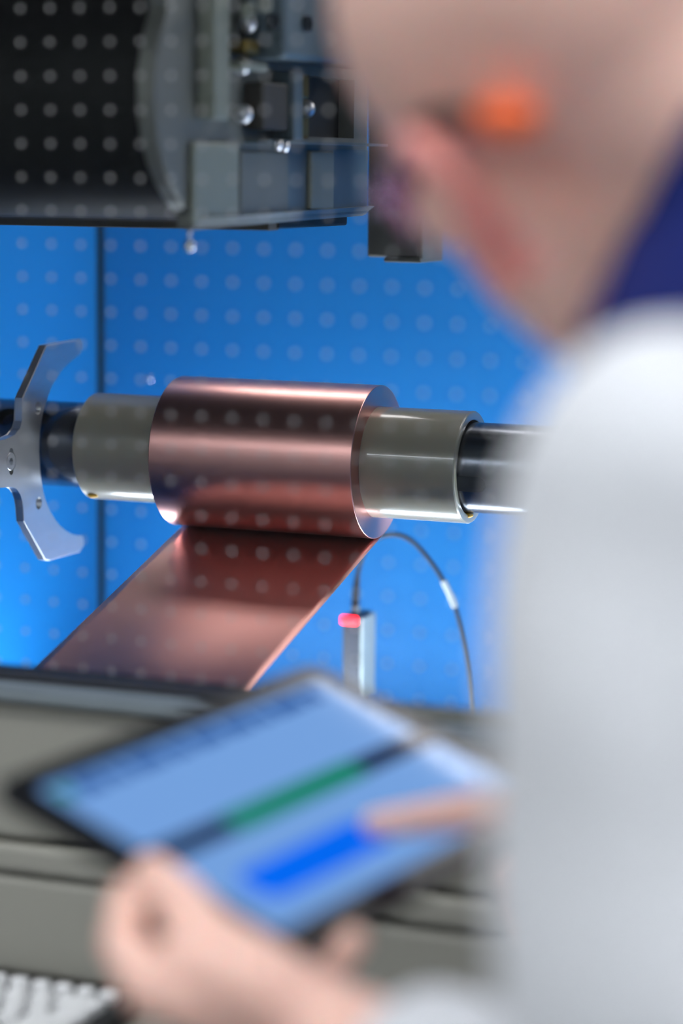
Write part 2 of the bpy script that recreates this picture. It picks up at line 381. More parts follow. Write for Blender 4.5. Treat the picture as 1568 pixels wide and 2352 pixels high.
# end faces with fine layer rings
for s, x in ((1, X1), (-1, X0)):
    prof = []; n = 46
    for k in range(n+1):
        r = RC + (RR-c_-RC)*k/n; prof.append((x + s*(0.0002 + (0.00012 if k % 2 else 0.0)), r))
    obj('end_face', lathe_x(prof, AY, AZ, 160, closed=False), M_['copper_face'], roll, True)
core = obj('core_tube', lathe_x([(C0, RC-0.0075), (C0, RC-0.001), (C0+0.001, RC), (C1-0.001, RC), (C1-0.0001, RC-0.0009), (C1-0.0001, RC-0.0075)], AY, AZ, 160), M_['core_plastic'], roll, auto=40)
obj('core_end', lathe_x([(C1-0.0005, RC-0.0076), (C1, RC-0.0074), (C1+0.0003, RC-0.0066), (C1+0.0003, RC-0.0012), (C1, RC-0.0006), (C1-0.0005, RC-0.0004)], AY, AZ, 160), M_['core_plastic'], core, auto=50)
for x, px, py, r in ((C1, 1082, 1184, RC-0.0072), (C0, 213, 1146, RC)):
    p = on_shaft(px, py, r) if x == C1 else on_shaft(px, 1138, r); bm = bmesh.new()
    if x == C1: p.x = C1-0.001
    ball(bm, p, (0.005, 0.004, 0.0022)); obj('glue_spot', bm, M_['glue'], core, True)
# foil sheet running from the bottom of the roll, forward and down behind the sill
e0 = ON(75, 1535, x=X0)
web_r = RR + 0.0003
vy, vz = e0.y-AY, e0.z-AZ; L = math.hypot(vy, vz); al = math.atan2(vz, vy); be = math.acos(web_r/L)
ta = al + be                                                   # tangent point on the underside
for cand in (al+be, al-be):
    if math.sin(cand) < -0.3 and math.cos(cand) > -0.6: ta = cand
tp = Vector((0, AY+web_r*math.cos(ta), AZ+web_r*math.sin(ta)))
dirw = Vector((0, e0.y-tp.y, e0.z-tp.z)).normalized()
prof = [(AY+web_r*math.cos(ta+a), AZ+web_r*math.sin(ta+a)) for a in (0.5, 0.4, 0.3, 0.2, 0.1)]
ln = (Vector((0, e0.y, e0.z))-tp).length + 0.03
prof += [(tp.y+dirw.y*ln*k/24, tp.z+dirw.z*ln*k/24) for k in range(25)]
gr = 0.02; end = prof[-1]; nrm = Vector((0, -dirw.z, dirw.y));
if nrm.z > 0: nrm = -nrm
gc = (end[0]+nrm.y*gr, end[1]+nrm.z*gr)                        # guide roller under the sheet
a0 = math.atan2(end[1]-gc[1], end[0]-gc[0])
for k in range(1, 13): a = a0 + math.radians(70)*k/12; prof.append((gc[0]+gr*math.cos(a), gc[1]+gr*math.sin(a)))
d2 = Vector((0, prof[-1][0]-prof[-2][0], prof[-1][1]-prof[-2][1])).normalized(); e2 = prof[-1]
prof += [(e2[0]+d2.y*0.1*k/4, e2[1]+d2.z*0.1*k/4) for k in (1, 2, 3, 4)]
bm = bmesh.new(); NX = 24; grid = []
for i, (y, z) in enumerate(prof):
    row = []
    for k in range(NX+1):
        u = k/NX; wave = 0.0016*math.sin(u*7.0+1.2+i*0.05)*min(1, max(0, (i-8)/16.0))*(1 if i < 30 else 0)
        row.append(bm.verts.new((X0+(X1-X0)*u, y + nrm.y*wave, z + nrm.z*wave)))
    grid.append(row)
for a, b in zip(grid, grid[1:]):
    for k in range(NX): bm.faces.new((a[k], a[k+1], b[k+1], b[k]))
wob = obj('foil_sheet', bm, M_['copper_web'], roll, True)
sol = wob.modifiers.new('thickness', 'SOLIDIFY'); sol.thickness = 0.0003; sol.offset = 0
g = empty('guide_roller', (X0-0.03, gc[0], gc[1])); tag(g, 'slim steel guide roller under the copper sheet behind the sill', 'roller')
obj('roller_body', lathe_x([(X0-0.02, 0.001), (X0-0.02, gr-0.0006), (X1+0.02, gr-0.0006), (X1+0.02, 0.001)], gc[0], gc[1], 48, closed=False), M_['steel_plate'], g, auto=40)
obj('axle', lathe_x([(XL, 0.001), (XL, 0.008), (X1+0.05, 0.008), (X1+0.05, 0.001)], gc[0], gc[1], 24, closed=False), M_['steel_dark'], g, auto=40)

# ------------------------------------------------------------------ forked guide plate
XK = -1.020
trace = [(107, 793), (186, 780), (190, 786), (190, 797), (185, 813), (172, 823), (159, 833), (146, 846), (135, 860), (126, 874), (118, 890), (111, 908), (105, 927), (99, 947),
         (95, 967), (92, 990), (90.5, 1012), (90, 1035), (91, 1060), (93, 1092), (98, 1128), (106, 1152), (116, 1175), (127, 1194), (138, 1208), (151, 1219), (166, 1227), (180, 1230), (190, 1231),
         (193, 1238), (193, 1253), (184, 1268), (113, 1288), (104, 1286), (55, 1198), (54, 1164), (52, 1149), (47, 1134), (39, 1122), (29, 1117), (-10, 1121), (-60, 1126), (-60, 1002), (-10, 1012), (10, 1010),
         (34, 1000), (46, 985), (51, 967), (52, 914)]
poly = [(q.y, q.z) for q in (ON(x, y, x=XK) for x, y in trace)]
fk = empty('guide_fork', (XK, poly[42][0], poly[42][1])); tag(fk, 'brushed steel C-shaped guide fork reaching around the shaft', 'guide fork')
fplate = obj('fork_plate', slab_x(poly, XK-0.008, XK, 0.0006), M_['steel_plate'], fk)
q = ON(-60, 1064, x=XK); obj('fork_arm', box(XK-0.02, XK-0.006, YF+0.06, q.y+0.02, q.z-0.024, q.z+0.024, 0.003), M_['steel_plate'], fk)
obj('fork_bracket', box(XL, XK-0.008, YF+0.06, YF+0.09, q.z-0.03, q.z+0.03, 0.003), M_['steel_plate'], fk)
sp_ = ON(26, 1060, x=XK); holes = [ON(px, py, x=XK) for px, py in ((87, 938), (89, 1156))]
cutters = [lathe_x([(p.x+0.002, 0.0002), (p.x+0.002, 0.0064), (p.x-0.004, 0.0036), (p.x-0.012, 0.0036), (p.x-0.012, 0.0002)], p.y, p.z, 32) for p in holes]
cutters.append(lathe_x([(sp_.x+0.002, 0.0002), (sp_.x+0.002, 0.0084), (sp_.x-0.0045, 0.0084), (sp_.x-0.0045, 0.0002)], sp_.y, sp_.z, 40))
st = [(sp_.y+0.0036*math.cos(a), sp_.z+(0.0080 if math.sin(a) > 0 else -0.0080)+0.0036*math.sin(a)) for a in (2*math.pi*(k+0.5)/24 for k in range(24))]
cutters.append(slab_x(st, sp_.x-0.0045, sp_.x+0.002))          # the screw sits in a short vertical slot
cut(fplate, cutters)
scw = []                                                        # countersunk head with a hexagon socket sunk into it
for x, r, hexa in ((-0.0046, 0.0078, 0), (-0.0004, 0.0078, 0), (0.0, 0.0074, 0), (0.0, 0.0034, 1), (-0.0034, 0.0034, 1), (-0.0034, 0.0002, 0)):
    scw.append([Vector((sp_.x+x, sp_.y+rr_*math.cos(a), sp_.z+rr_*math.sin(a))) for a in (2*math.pi*k/36 for k in range(36)) for rr_ in ((r*math.cos(math.pi/6)/math.cos((a % (math.pi/3))-math.pi/6) if hexa else r),)])
bm = bmesh.new(); rings(bm, scw); obj('fork_screw', bm, M_['steel_plate'], fk, auto=30)

# ------------------------------------------------------------------ upper carriage: cheek plate, dark roller, fittings
XP = -0.740
def yz(px, py, x=XP): q = ON(px, py, x=x); return q.y, q.z
rim = [(385, -160), (372, -60), (388, 20), (372, 60), (362, 110), (356, 170), (354, 230), (357, 280), (365, 330), (378, 380), (395, 425), (418, 465), (446, 492), (448, 524)]
cp = [yz(*q) for q in rim] + [yz(843, 493), (yz(843, 0)[0], ZT)]; cp[0] = (cp[0][0], ZT)
hd = empty('upper_carriage', (XP, 1.80, cp[13][1])); tag(hd, 'grey metal cheek plate with brackets and screws above the copper roll', 'machine part')
chk = obj('cheek_plate', slab_x(cp, XP-0.014, XP, 0.0015), M_['cast_grey'], hd)
(oy0, oz0), (oy1, oz1) = yz(692, 172), yz(812, 318)
cut(chk, [box(XP-0.03, XP+0.03, oy0, oy1, oz1, oz0)])
yb0, zb0 = cp[13]; yb1, zb1 = cp[14]; bm = bmesh.new()
rings(bm, [[Vector((XP-0.004, yb0, zb0-0.001)), Vector((XP+0.007, yb0, zb0+0.0075)), Vector((XP-0.004, yb0, zb0+0.0075))], [Vector((XP-0.004, yb1, zb1-0.001)), Vector((XP+0.007, yb1, zb1+0.0075)), Vector((XP-0.004, yb1, zb1+0.0075))]])
obj('lower_edge', bm, M_['cast_grey'], hd)
def on_plate(nm, a, b, t, m, bev=0.002, off=0.0):
    (y0, z0), (y1, z1) = yz(*a), yz(*b)
    return obj(nm, box(XP+off, XP+off+t, min(y0, y1), max(y0, y1), min(z0, z1), max(z0, z1), bev), m, hd)
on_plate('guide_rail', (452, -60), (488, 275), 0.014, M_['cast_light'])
on_plate('lit_plate_patch', (432, 325), (536, 508), 0.005, M_['cast_light'])  # paler colour stands in for the lit lower part of the plate
on_plate('cover_plate', (545, 345), (655, 498), 0.003, M_['cast_grey'])
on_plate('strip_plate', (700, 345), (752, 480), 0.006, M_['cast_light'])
on_plate('wall_reflection', (655, 340), (838, 490), 0.002, M_['blue_grey'], 0)  # thin bluish sheet painted in for the blue wall mirrored in the metal
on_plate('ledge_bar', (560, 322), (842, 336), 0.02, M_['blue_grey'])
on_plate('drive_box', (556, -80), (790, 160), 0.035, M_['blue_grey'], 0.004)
on_plate('clamp_block', (560, 188), (618, 300), 0.016, M_['dark_brown'])
on_plate('brass_plate', (650, 168), (684, 228), 0.010, M_['brass'])
on_plate('brass_plate', (650, 262), (684, 318), 0.010, M_['brass'])
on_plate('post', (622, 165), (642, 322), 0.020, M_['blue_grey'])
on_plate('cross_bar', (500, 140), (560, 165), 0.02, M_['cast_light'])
on_plate('spacer', (515, 90), (545, 125), 0.018, M_['brass'])
for a, m, r in (((622, 50), 'steel_dark', 0.006), ((700, 55), 'steel_dark', 0.006), ((566, 22), 'cast_light', 0.006), ((605, 8), 'cast_light', 0.006)):
    y, z = yz(*a, x=XP+0.035); obj('bolt_head', lathe_x([(XP+0.033, r), (XP+0.039, r), (XP+0.039, r*0.6), (XP+0.0345, r*0.6), (XP+0.0345, 0.0003)], y, z, 24, closed=False), M_[m], hd, auto=40)
for a in ((530, 262), (528, 150), (540, 55), (676, 250)):
    y, z = yz(*a); bm = bmesh.new(); ball(bm, (XP+0.01, y, z), 0.007); obj('dome_nut', bm, M_['steel_plate'], hd, True)
for a in ((634, 333), (650, 337)):
    y, z = yz(*a, x=XP+0.02); bm = bmesh.new(); ball(bm, (XP+0.021, y, z), 0.0042); obj('chrome_screw', bm, M_['chrome'], hd, True)
# screw hanging under the plate corner
y, z = yz(453, 566); bm = bmesh.new(); ball(bm, (XP-0.006, y, z), 0.0045); tube([(XP-0.006, y, z), (XP-0.006, y, cp[13][1]+0.002)], 0.0016, 10, bm)
obj('hanging_screw', bm, M_['chrome'], hd, True)
# hanging dark block with a light side
y0, z0 = ON(842, 590, y=2.02).x, ON(842, 590, y=2.02).z; x1b = ON(960, 590, y=2.02).x
hb = empty('hanging_block', (y0, 2.02, z0)); tag(hb, 'dark grey block hanging behind the cheek plate next to the blue wall', 'machine part')
obj('block_body', box(y0, x1b, 2.02, 2.075, z0, ZT, 0.002), M_['block_grey'], hb)
obj('block_side', box(x1b, x1b+0.004, 2.02, 2.075, z0-0.002, z0+0.034, 0.001), M_['block_grey'], hb)
obj('block_foot', box(y0+0.018, x1b+0.004, 2.015, 2.075, z0-0.004, z0, 0.001), M_['block_grey'], hb)
# dark roller and its housing left of the plate
rz = yz(354, 222)[1]; rr = rz-ON(300, 500, y=1.66).z; ry = yz(354, 222)[0]+rr+0.012
dr = empty('dark_roller', (XL, ry, rz)); tag(dr, 'large black rubber roller beside the grey cheek plate', 'roller')
obj('roller_body', lathe_x([(XL, 0.001), (XL, rr), (XP-0.014, rr), (XP-0.014, 0.001)], ry, rz, 96, closed=False), M_['black_rubber'], dr, auto=40)
hs = empty('roller_housing', (XL, 2.0, ZT)); tag(hs, 'black housing around the rubber roller under the cabinet top', 'machine part')
zb_ = ON(200, 517, y=1.78).z
obj('rear_cover', box(XL, XP-0.014, 1.78, 1.93, zb_, ZT, 0.002), M_['black_paint'], hs)
obj('front_cover', box(XL, XP-0.014, 1.54, 1.78, rz+rr+0.008, ZT, 0.002), M_['black_paint'], hs)
obj('cover_lip', box(XL, XP-0.016, 1.765, 1.785, zb_-0.001, zb_+0.006, 0.001), M_['brown_seal'], hs)
obj('upper_back_panel', box(XP, XR, 2.24, 2.268, cp[13][1]+0.08, 1.72, 0.002), M_['slate'], hs)

# ------------------------------------------------------------------ sensor with its looped cable
SY = 2.14
a, b = ON(786, 1412, y=SY), ON(826, 1412, y=SY)
sn = empty('web_sensor', (a.x, SY, ZF)); tag(sn, 'small dark and grey edge sensor with a glowing red light and looped black cable', 'sensor')
zs = a.z
obj('sensor_body', box(a.x, b.x, SY, SY+0.036, zs-0.085, zs, 0.002), M_['sensor_black'], sn)
obj('side_plate', box(b.x, b.x+0.003, SY+0.001, SY+0.036, zs-0.083, zs-0.002, 0.001), M_['sensor_grey'], sn)
lz = ON(806, 1426, y=SY-0.002).z
obj('status_light', box(a.x-0.001, b.x-0.002, SY-0.003, SY+0.008, lz-0.004, lz+0.004, 0.0015), M_['led_red'], sn)
obj('mounting_post', box(a.x+0.002, b.x-0.002, SY+0.006, SY+0.03, ZF, zs-0.08, 0.002), M_['steel_dark'], sn)
CYp = SY+0.012
path = [(817, 1408), (816, 1392), (818, 1350), (823, 1310), (835, 1270), (862, 1238), (905, 1227), (946, 1243), (985, 1285), (1018, 1335), (1045, 1395), (1064, 1465), (1078, 1540), (1086, 1640), (1088, 1740)]
cpts = [ON(x, y, y=CYp) for x, y in path]; cpts.append(Vector((cpts[-1].x+0.004, CYp, ZF+0.002))); wp = smooth_path(cpts, 8)
obj('connector', tube(smooth_path([ON(817, 1410, y=CYp), ON(816, 1392, y=CYp)], 2), 0.0042, 16), M_['sensor_grey'], sn, auto=40)
obj('strain_relief', tube(wp[8:22], [0.0040-0.0001*k for k in range(14)], 16), M_['cable_black'], sn, auto=40)
cb = obj('cable', tube(wp[6:], 0.0022, 14), M_['cable_black'], sn, True)
obj('cable_label', tube(wp[72:81], 0.0032, 14), M_['cable_label'], cb, auto=40)

# ------------------------------------------------------------------ keyboard on a shelf at the cabinet front
kz = ON(130, 2300, y=1.38).z
ks = obj('keyboard_shelf', box(XL-0.03, ON(285, 2300, y=1.38).x+0.02, 1.275, YF-0.012, kz-0.032, kz-0.018, 0.003), M_['grey_sheet'], cab)
kb = empty('keyboard', (-0.9, 1.35, kz-0.018)); tag(kb, 'grey keyboard with pale keys on the shelf at the machine front', 'keyboard')
kx1 = ON(262, 2290, y=1.38).x; kx0 = kx1-0.36
obj('keyboard_body', box(kx0, kx1, 1.285, 1.422, kz-0.018, kz-0.004, 0.004), M_['keyboard_body'], kb)
rows = [(1.404, 0.012, 0.017), (1.383, 0.016, 0.019), (1.364, 0.016, 0.019), (1.345, 0.016, 0.019), (1.326, 0.016, 0.019), (1.305, 0.016, 0.019)]
for ri, (yc, hh, pitch) in enumerate(rows):
    x = kx1-0.008
    wid = [1]*18
    if ri == 1: wid = [2]+[1]*15
    if ri == 2: wid = [1.5]+[1]*15
    if ri == 3: wid = [2.2]+[1]*14
    if ri == 4: wid = [2.4]+[1]*14
    if ri == 5: wid = [1.2, 1.2, 1.2, 6, 1.2, 1.2, 1.2]
    for wk in wid:
        wv = pitch*wk
        if x-wv < kx0+0.004: break
        obj('key', box(x-wv+0.0025, x-0.0025, yc-hh/2+0.001, yc+hh/2-0.001, kz-0.005, kz+0.003, 0.0015, 1), M_['key_cap'], kb); x -= wv

# ------------------------------------------------------------------ tablet
TL, TT, TB = P(-22, 1800, 1.2241), P(726, 1520, 1.4444), P(680, 2204, 1.1312)
ex = (TT-TL).normalized(); ey = (TB-TL); ey = (ey-ex*ey.dot(ex)).normalized(); en = ex.cross(ey)
if en.dot(CAM-TL) < 0: en = -en
TW, TH, TK = 0.275, 0.1925, 0.0075
def TP(u, v, n=0.0): return TL + ex*u + ey*v + en*n
def TUV(px, py):
    d = RAY(px, py); t = (TL-CAM).dot(en)/d.dot(en); q = CAM+d*t-TL; return q.dot(ex), q.dot(ey)
def tplate(u0, u1, v0, v1, n0, n1, r=0.0, seg=6):
    bm = bmesh.new(); pts = []
    r = max(r, 1e-5)
    for cx, cy, a0 in ((u1-r, v1-r, 0), (u0+r, v1-r, 90), (u0+r, v0+r, 180), (u1-r, v0+r, 270)):
        for k in range(seg+1):
            a = math.radians(a0+90*k/seg); pts.append((cx+r*math.cos(a), cy+r*math.sin(a)))
    rings(bm, [[TP(u, v, n0) for u, v in pts], [TP(u, v, n1) for u, v in pts]]); return bm
tb = empty('tablet_computer', TP(TW/2, TH/2, -TK)); tag(tb, 'black tablet computer with a pale blue screen held in the left hand', 'tablet')
bm = tplate(0, TW, 0, TH, -TK, 0, 0.012); bmesh.ops.bevel(bm, geom=[e for e in bm.edges if len(e.link_faces) == 2 and e.calc_face_angle(0) > 1.2], offset=0.0015, segments=2, affect='EDGES')
obj('tablet_body', bm, M_['tablet_black'], tb, auto=30)
BZ = 0.017
scr = obj('screen', tplate(BZ, TW-BZ, BZ, TH-BZ, 0.0, 0.0003, 0.003), M_['screen'], tb)
def ui(nm, u0, u1, v0, v1, m, n=0.0006, r=0.0015): return obj(nm, tplate(u0, u1, v0, v1, 0.0003, n, r), M_[m], scr)
ua, va = TUV(150, 1812); ub, vb = TUV(740, 1600); vt = (va+vb)/2
u = ua+0.004; k = 0
while u < ub:
    wd = (0.022, 0.013, 0.027, 0.017, 0.024)[k % 5]; ui('text_bar', u, min(u+wd, ub), vt-0.006, vt+0.006, 'ui_text'); u += wd+0.004; k += 1
ub0, vb0 = TUV(318, 1985); ub1, vb1 = TUV(985, 1693); vm = (vb0+vb1)/2
g0, _ = TUV(525, 1893); g1, _ = TUV(835, 1768)
ui('progress_bar', ub0, g0, vm-0.0075, vm+0.0075, 'ui_dark'); ui('progress_bar', g1, ub1, vm-0.0075, vm+0.0075, 'ui_dark')
ui('progress_fill', g0, g1, vm-0.0085, vm+0.0085, 'ui_green')
bu0, bv0 = TUV(580, 2032); bu1, bv1 = TUV(880, 1907); bv = (bv0+bv1)/2
ui('button', bu0-0.004, bu1-0.002, bv-0.0135, bv+0.0135, 'ui_blue', r=0.010)
a0, b0 = TUV(930, 1670); a1, b1 = TUV(1040, 1760)
ui('status_icon', 0.021, 0.030, vt-0.005, vt+0.005, 'ui_green')

# ------------------------------------------------------------------ the person
def norm(v): return Vector(v).normalized()
def cv(x, y, z): return RT*x + UP*y + FW*z                      # camera-frame direction
hf = norm(cv(-0.40, -0.17, 0.90)); hu = cv(-0.70, 0.71, 0); hu = norm(hu - hf*hu.dot(hf)); hl = hu.cross(hf)
EAR = P(1085, 408, 1.060)
HO = EAR - hl*0.079 + hf*0.010
def H(f, l, u): return HO + hf*f + hl*l + hu*u
HA = (hf, hl, hu)
NB = C(0.171, 0.088, 1.105); COLc = C(0.140, 0.122, 1.102)
SL = C(0.125, 0.000, 0.885); SR = C(0.255, 0.030, 1.215)
EL = C(0.158, -0.285, 0.872); WL = C(-0.004, -0.238, 1.095)
ER = C(0.405, -0.205, 1.280); WR = C(0.183, -0.155, 1.318)
PV = C(0.43, -0.40, 1.085)
bodyv = cv(0, 0, 1)
HIPL, HIPR = PV - Vector((RT.x*0+FW.x*0.09, FW.y*0.09, 0)), PV + Vector((FW.x*0.09, FW.y*0.09, 0))
fwd_b = Vector((-RT.x, -RT.y, 0)).normalized()
def leg(h, s):
    foot = Vector((h.x, h.y, 0.09)) - fwd_b*0.03*s; knee = (h+foot)/2 + fwd_b*0.05; knee.z = 0.50
    return knee, foot
KL, FL = leg(HIPL, 1.5); KR, FR = leg(HIPR, -1.5)

bm = bmesh.new()
# head
ball(bm, H(-0.004, 0, 0.040), (0.098, 0.0775, 0.089), HA, 4)
ball(bm, H(0.030, 0, 0.035), (0.068, 0.066, 0.070), HA, 4)
ball(bm, H(0.045, 0, -0.025), (0.050, 0.060, 0.062), HA, 4)
limb(bm, [H(0.012, 0.050, -0.045), H(0.048, 0.034, -0.082), H(0.078, 0.010, -0.096)], [0.022, 0.019, 0.017])
limb(bm, [H(0.012, -0.050, -0.045), H(0.048, -0.034, -0.082), H(0.078, -0.010, -0.096)], [0.022, 0.019, 0.017])
ball(bm, H(0.058, 0, -0.062), (0.036, 0.042, 0.034), HA)
for s in (1, -1):
    ball(bm, H(0.062, s*0.047, -0.012), (0.026, 0.024, 0.022), HA)       # cheekbone
    limb(bm, [H(0.090, s*0.010, 0.026), H(0.078, s*0.045, 0.024)], [0.010, 0.010])   # brow
    # ear: rim, bowl, lobe
    E = lambda f, l, u: H(-0.010+(f+0.010)*0.92, s*(l+0.006), 0.003+(u-0.003)*0.9)
    limb(bm, [E(-0.002, 0.074, 0.022), E(-0.010, 0.083, 0.034), E(-0.022, 0.092, 0.036), E(-0.032, 0.096, 0.026), E(-0.034, 0.096, 0.010), E(-0.028, 0.092, -0.008), E(-0.016, 0.086, -0.022), E(-0.006, 0.080, -0.030), E(0.002, 0.075, -0.022)],
         [0.0045, 0.0048, 0.005, 0.005, 0.005, 0.005, 0.0055, 0.006, 0.005])
    limb(bm, [E(-0.008, 0.078, 0.026), E(-0.022, 0.085, 0.012), E(-0.014, 0.080, -0.010), E(-0.005, 0.075, -0.02)], [0.006, 0.006, 0.007, 0.006])
    limb(bm, [E(-0.014, 0.082, 0.030), E(-0.026, 0.089, 0.018), E(-0.022, 0.087, -0.002)], [0.0055, 0.0065, 0.006])
limb(bm, [H(0.096, 0, 0.012), H(0.108, 0, -0.008), H(0.119, 0, -0.028)], [0.008, 0.0095, 0.0115])   # nose
limb(bm, [H(0.106, 0.012, -0.032), H(0.106, -0.012, -0.032)], [0.009, 0.009])
limb(bm, [H(0.092, 0.02, -0.062), H(0.099, 0, -0.060), H(0.092, -0.02, -0.062)], [0.006, 0.0075, 0.006])
limb(bm, [H(0.090, 0.016, -0.070), H(0.097, 0, -0.071), H(0.090, -0.016, -0.070)], [0.006, 0.0075, 0.006])
limb(bm, [P(1170, 500, 1.09), P(1255, 600, 1.09), P(1353, 676, 1.095)], [0.028, 0.030, 0.032])
# neck and trunk under the clothes
limb(bm, [H(-0.030, 0, 0.000), H(-0.034, 0, -0.045), COLc, NB], [0.060, 0.053, 0.050, 0.046])
limb(bm, [H(0.02, 0, -0.05), COLc + (NB-COLc)*0.2], [0.044, 0.044])
limb(bm, [NB, NB.lerp(PV, 0.3), NB.lerp(PV, 0.7), PV], [0.05, 0.09, 0.095, 0.10])
limb(bm, [SL, NB.lerp(PV, 0.14), SR], [0.045, 0.05, 0.045])
limb(bm, [SL, SL.lerp(EL, 0.5), EL, EL.lerp(WL, 0.35), WL], [0.048, 0.045, 0.038, 0.038, 0.026])
limb(bm, [SR, SR.lerp(ER, 0.5), ER, ER.lerp(WR, 0.35), WR], [0.048, 0.045, 0.038, 0.038, 0.026])
for h, k, f in ((HIPL, KL, FL), (HIPR, KR, FR)):
    limb(bm, [h, k, k.lerp(f, 0.35), f, f + fwd_b*0.12 - Vector((0, 0, 0.04))], [0.075, 0.05, 0.048, 0.036, 0.03])
# left hand round the lower left edge of the tablet
def palm(w, mcps, r=0.0125):
    for m in mcps: limb(bm, [w, m], [0.019, r])
    limb(bm, mcps, [r]*len(mcps))
    for t in (0.35, 0.7): limb(bm, [w.lerp(m, t) for m in mcps], [0.014]*len(mcps))
lw = WL
li, lm_, lr_, ll = P(340, 2270, 1.118), P(400, 2300, 1.134), P(470, 2320, 1.150), P(545, 2330, 1.161)
palm(lw, [li, lm_, lr_, ll])
limb(bm, [li, P(282, 2170, 1.137), P(288, 2075, 1.166), TP(0.0180, 0.0860, -0.0165)], [0.0118, 0.0108, 0.009, 0.008])
limb(bm, [lm_, P(350, 2190, 1.166), TP(0.0022, 0.0968, -0.030), TP(0.0374, 0.0880, -0.0165)], [0.0115, 0.0105, 0.009, 0.008])
limb(bm, [lr_, TP(-0.0040, 0.1298, -0.040), TP(0.0330, 0.1188, -0.028), TP(0.0594, 0.1144, -0.0165)], [0.011, 0.010, 0.009, 0.008])
limb(bm, [ll, P(690, 2290, 1.166), P(752, 2210, 1.163)+ey*0.004, P(796, 2152, 1.165)+ey*0.004], [0.0105, 0.0095, 0.0088, 0.0080])
tcm = P(610, 2270, 1.096)
limb(bm, [lw, tcm, TP(-0.0180, 0.1600, 0.000), TP(-0.0130, 0.1350, 0.0085), TP(-0.0050, 0.1120, 0.0075)], [0.024, 0.021, 0.0158, 0.0125, 0.0100])
limb(bm, [tcm, P(420, 2200, 1.118), li], [0.020, 0.012, 0.0115])
# right hand pointing at the button
def TPX(px, py, n):                                              # pixel at a height above the tablet glass
    d = RAY(px, py); return CAM + d*((TL+en*n-CAM).dot(en)/d.dot(en))
tip = TPX(862, 1893, 0.0085); ri_ = TPX(1200, 1866, 0.052)
PR = lambda px, py, d: P(px, py, d) + ey*0.011                  # the curled fingers stay clear of the tablet edge
rm_, rr_, rl_ = PR(1210, 1925, 1.309), PR(1222, 1985, 1.292), PR(1232, 2040, 1.281)
palm(WR, [ri_, rm_, rr_, rl_])
limb(bm, [ri_, TPX(1085, 1862, 0.040), TPX(960, 1880, 0.022), tip], [0.0115, 0.0105, 0.0092, 0.0078])
limb(bm, [rm_, PR(1120, 1990, 1.259), PR(1165, 2050, 1.259), PR(1215, 2045, 1.265)], [0.0112, 0.0105, 0.0095, 0.0085])
limb(bm, [rr_, PR(1128, 2065, 1.248), PR(1168, 2110, 1.250), PR(1215, 2095, 1.259)], [0.011, 0.010, 0.009, 0.008])
limb(bm, [rl_, PR(1140, 2125, 1.243), PR(1175, 2155, 1.246), PR(1218, 2135, 1.254)], [0.010, 0.009, 0.0082, 0.0075])
limb(bm, [WR, PR(1240, 1990, 1.341), PR(1190, 2010, 1.314), PR(1150, 2030, 1.279)], [0.020, 0.015, 0.0118, 0.0095])
person = fuse('person', bm, M_['skin'], 0.0030, 4)
person.data.materials.append(M_['ear_skin'])                    # ears are redder than the scalp
nP = len(person.data.polygons); cen = np.empty(nP*3); person.data.polygons.foreach_get('center', cen); cen = cen.reshape(-1, 3)-np.array(HO)
lf, ll_, lu = cen@np.array(hf), np.abs(cen@np.array(hl)), cen@np.array(hu)
isear = (ll_ > 0.0795) & (lf > -0.05) & (lf < 0.012) & (np.abs(lu) < 0.05) & (ll_ < 0.12)
person.data.polygons.foreach_set('material_index', isear.astype(np.int32))
tag(person, 'bald person in a white shirt with navy collar leaning over a tablet', 'person')

# clothes
def fabric_post(me):
    n = len(me.vertices); co = np.empty(n*3); no = np.empty(n*3)
    me.vertices.foreach_get('co', co); me.vertex_normals.foreach_get('vector', no)
    co = co.reshape(-1, 3); x, y, z = co.T
    a = np.sin(z*46+x*31+2*np.sin(y*17))*np.sin(x*23-z*19+y*29)
    me.vertices.foreach_set('co', (co + no.reshape(-1, 3)*0.0022*a[:, None]).ravel()); me.update()
bm = bmesh.new()
mid = NB.lerp(PV, 0.12)
limb(bm, [SL, C(0.125, -0.09, 0.88), C(0.130, -0.18, 0.875), EL], [0.069, 0.072, 0.076, 0.066])
limb(bm, [EL, EL.lerp(WL, 0.5)], [0.066, 0.054]); tube([EL.lerp(WL, 0.45), EL.lerp(WL, 0.80)], [0.055, 0.044], 32, bm)
limb(bm, [SR, SR.lerp(ER, 0.5), ER], [0.069, 0.070, 0.062]); limb(bm, [ER, ER.lerp(WR, 0.45)], [0.062, 0.050]); tube([ER.lerp(WR, 0.4), ER.lerp(WR, 0.92)], [0.050, 0.038], 32, bm)
limb(bm, [SL.lerp(mid, 0.25), mid, SR.lerp(mid, 0.25)], [0.062, 0.075, 0.062])
sp_dir = (NB-PV).normalized(); side = (SR-SL).normalized(); frn = sp_dir.cross(side)
for k in range(16):                                             # trunk: chest, waist and hem in one smooth run
    t = 0.16 + 0.86*k/15; a = 0.150 + 0.016*math.sin(math.pi*min(1, t*1.3)); b = 0.108 + 0.016*math.sin(math.pi*min(1, t*1.1))
    ball(bm, NB.lerp(PV, t), (a, b, 0.09), (side, frn, sp_dir), 3)
shirt = fuse('shirt', bm, M_['shirt_white'], 0.005, 14, person, fabric_post); shirt['label'] = 'white long-sleeved work shirt'
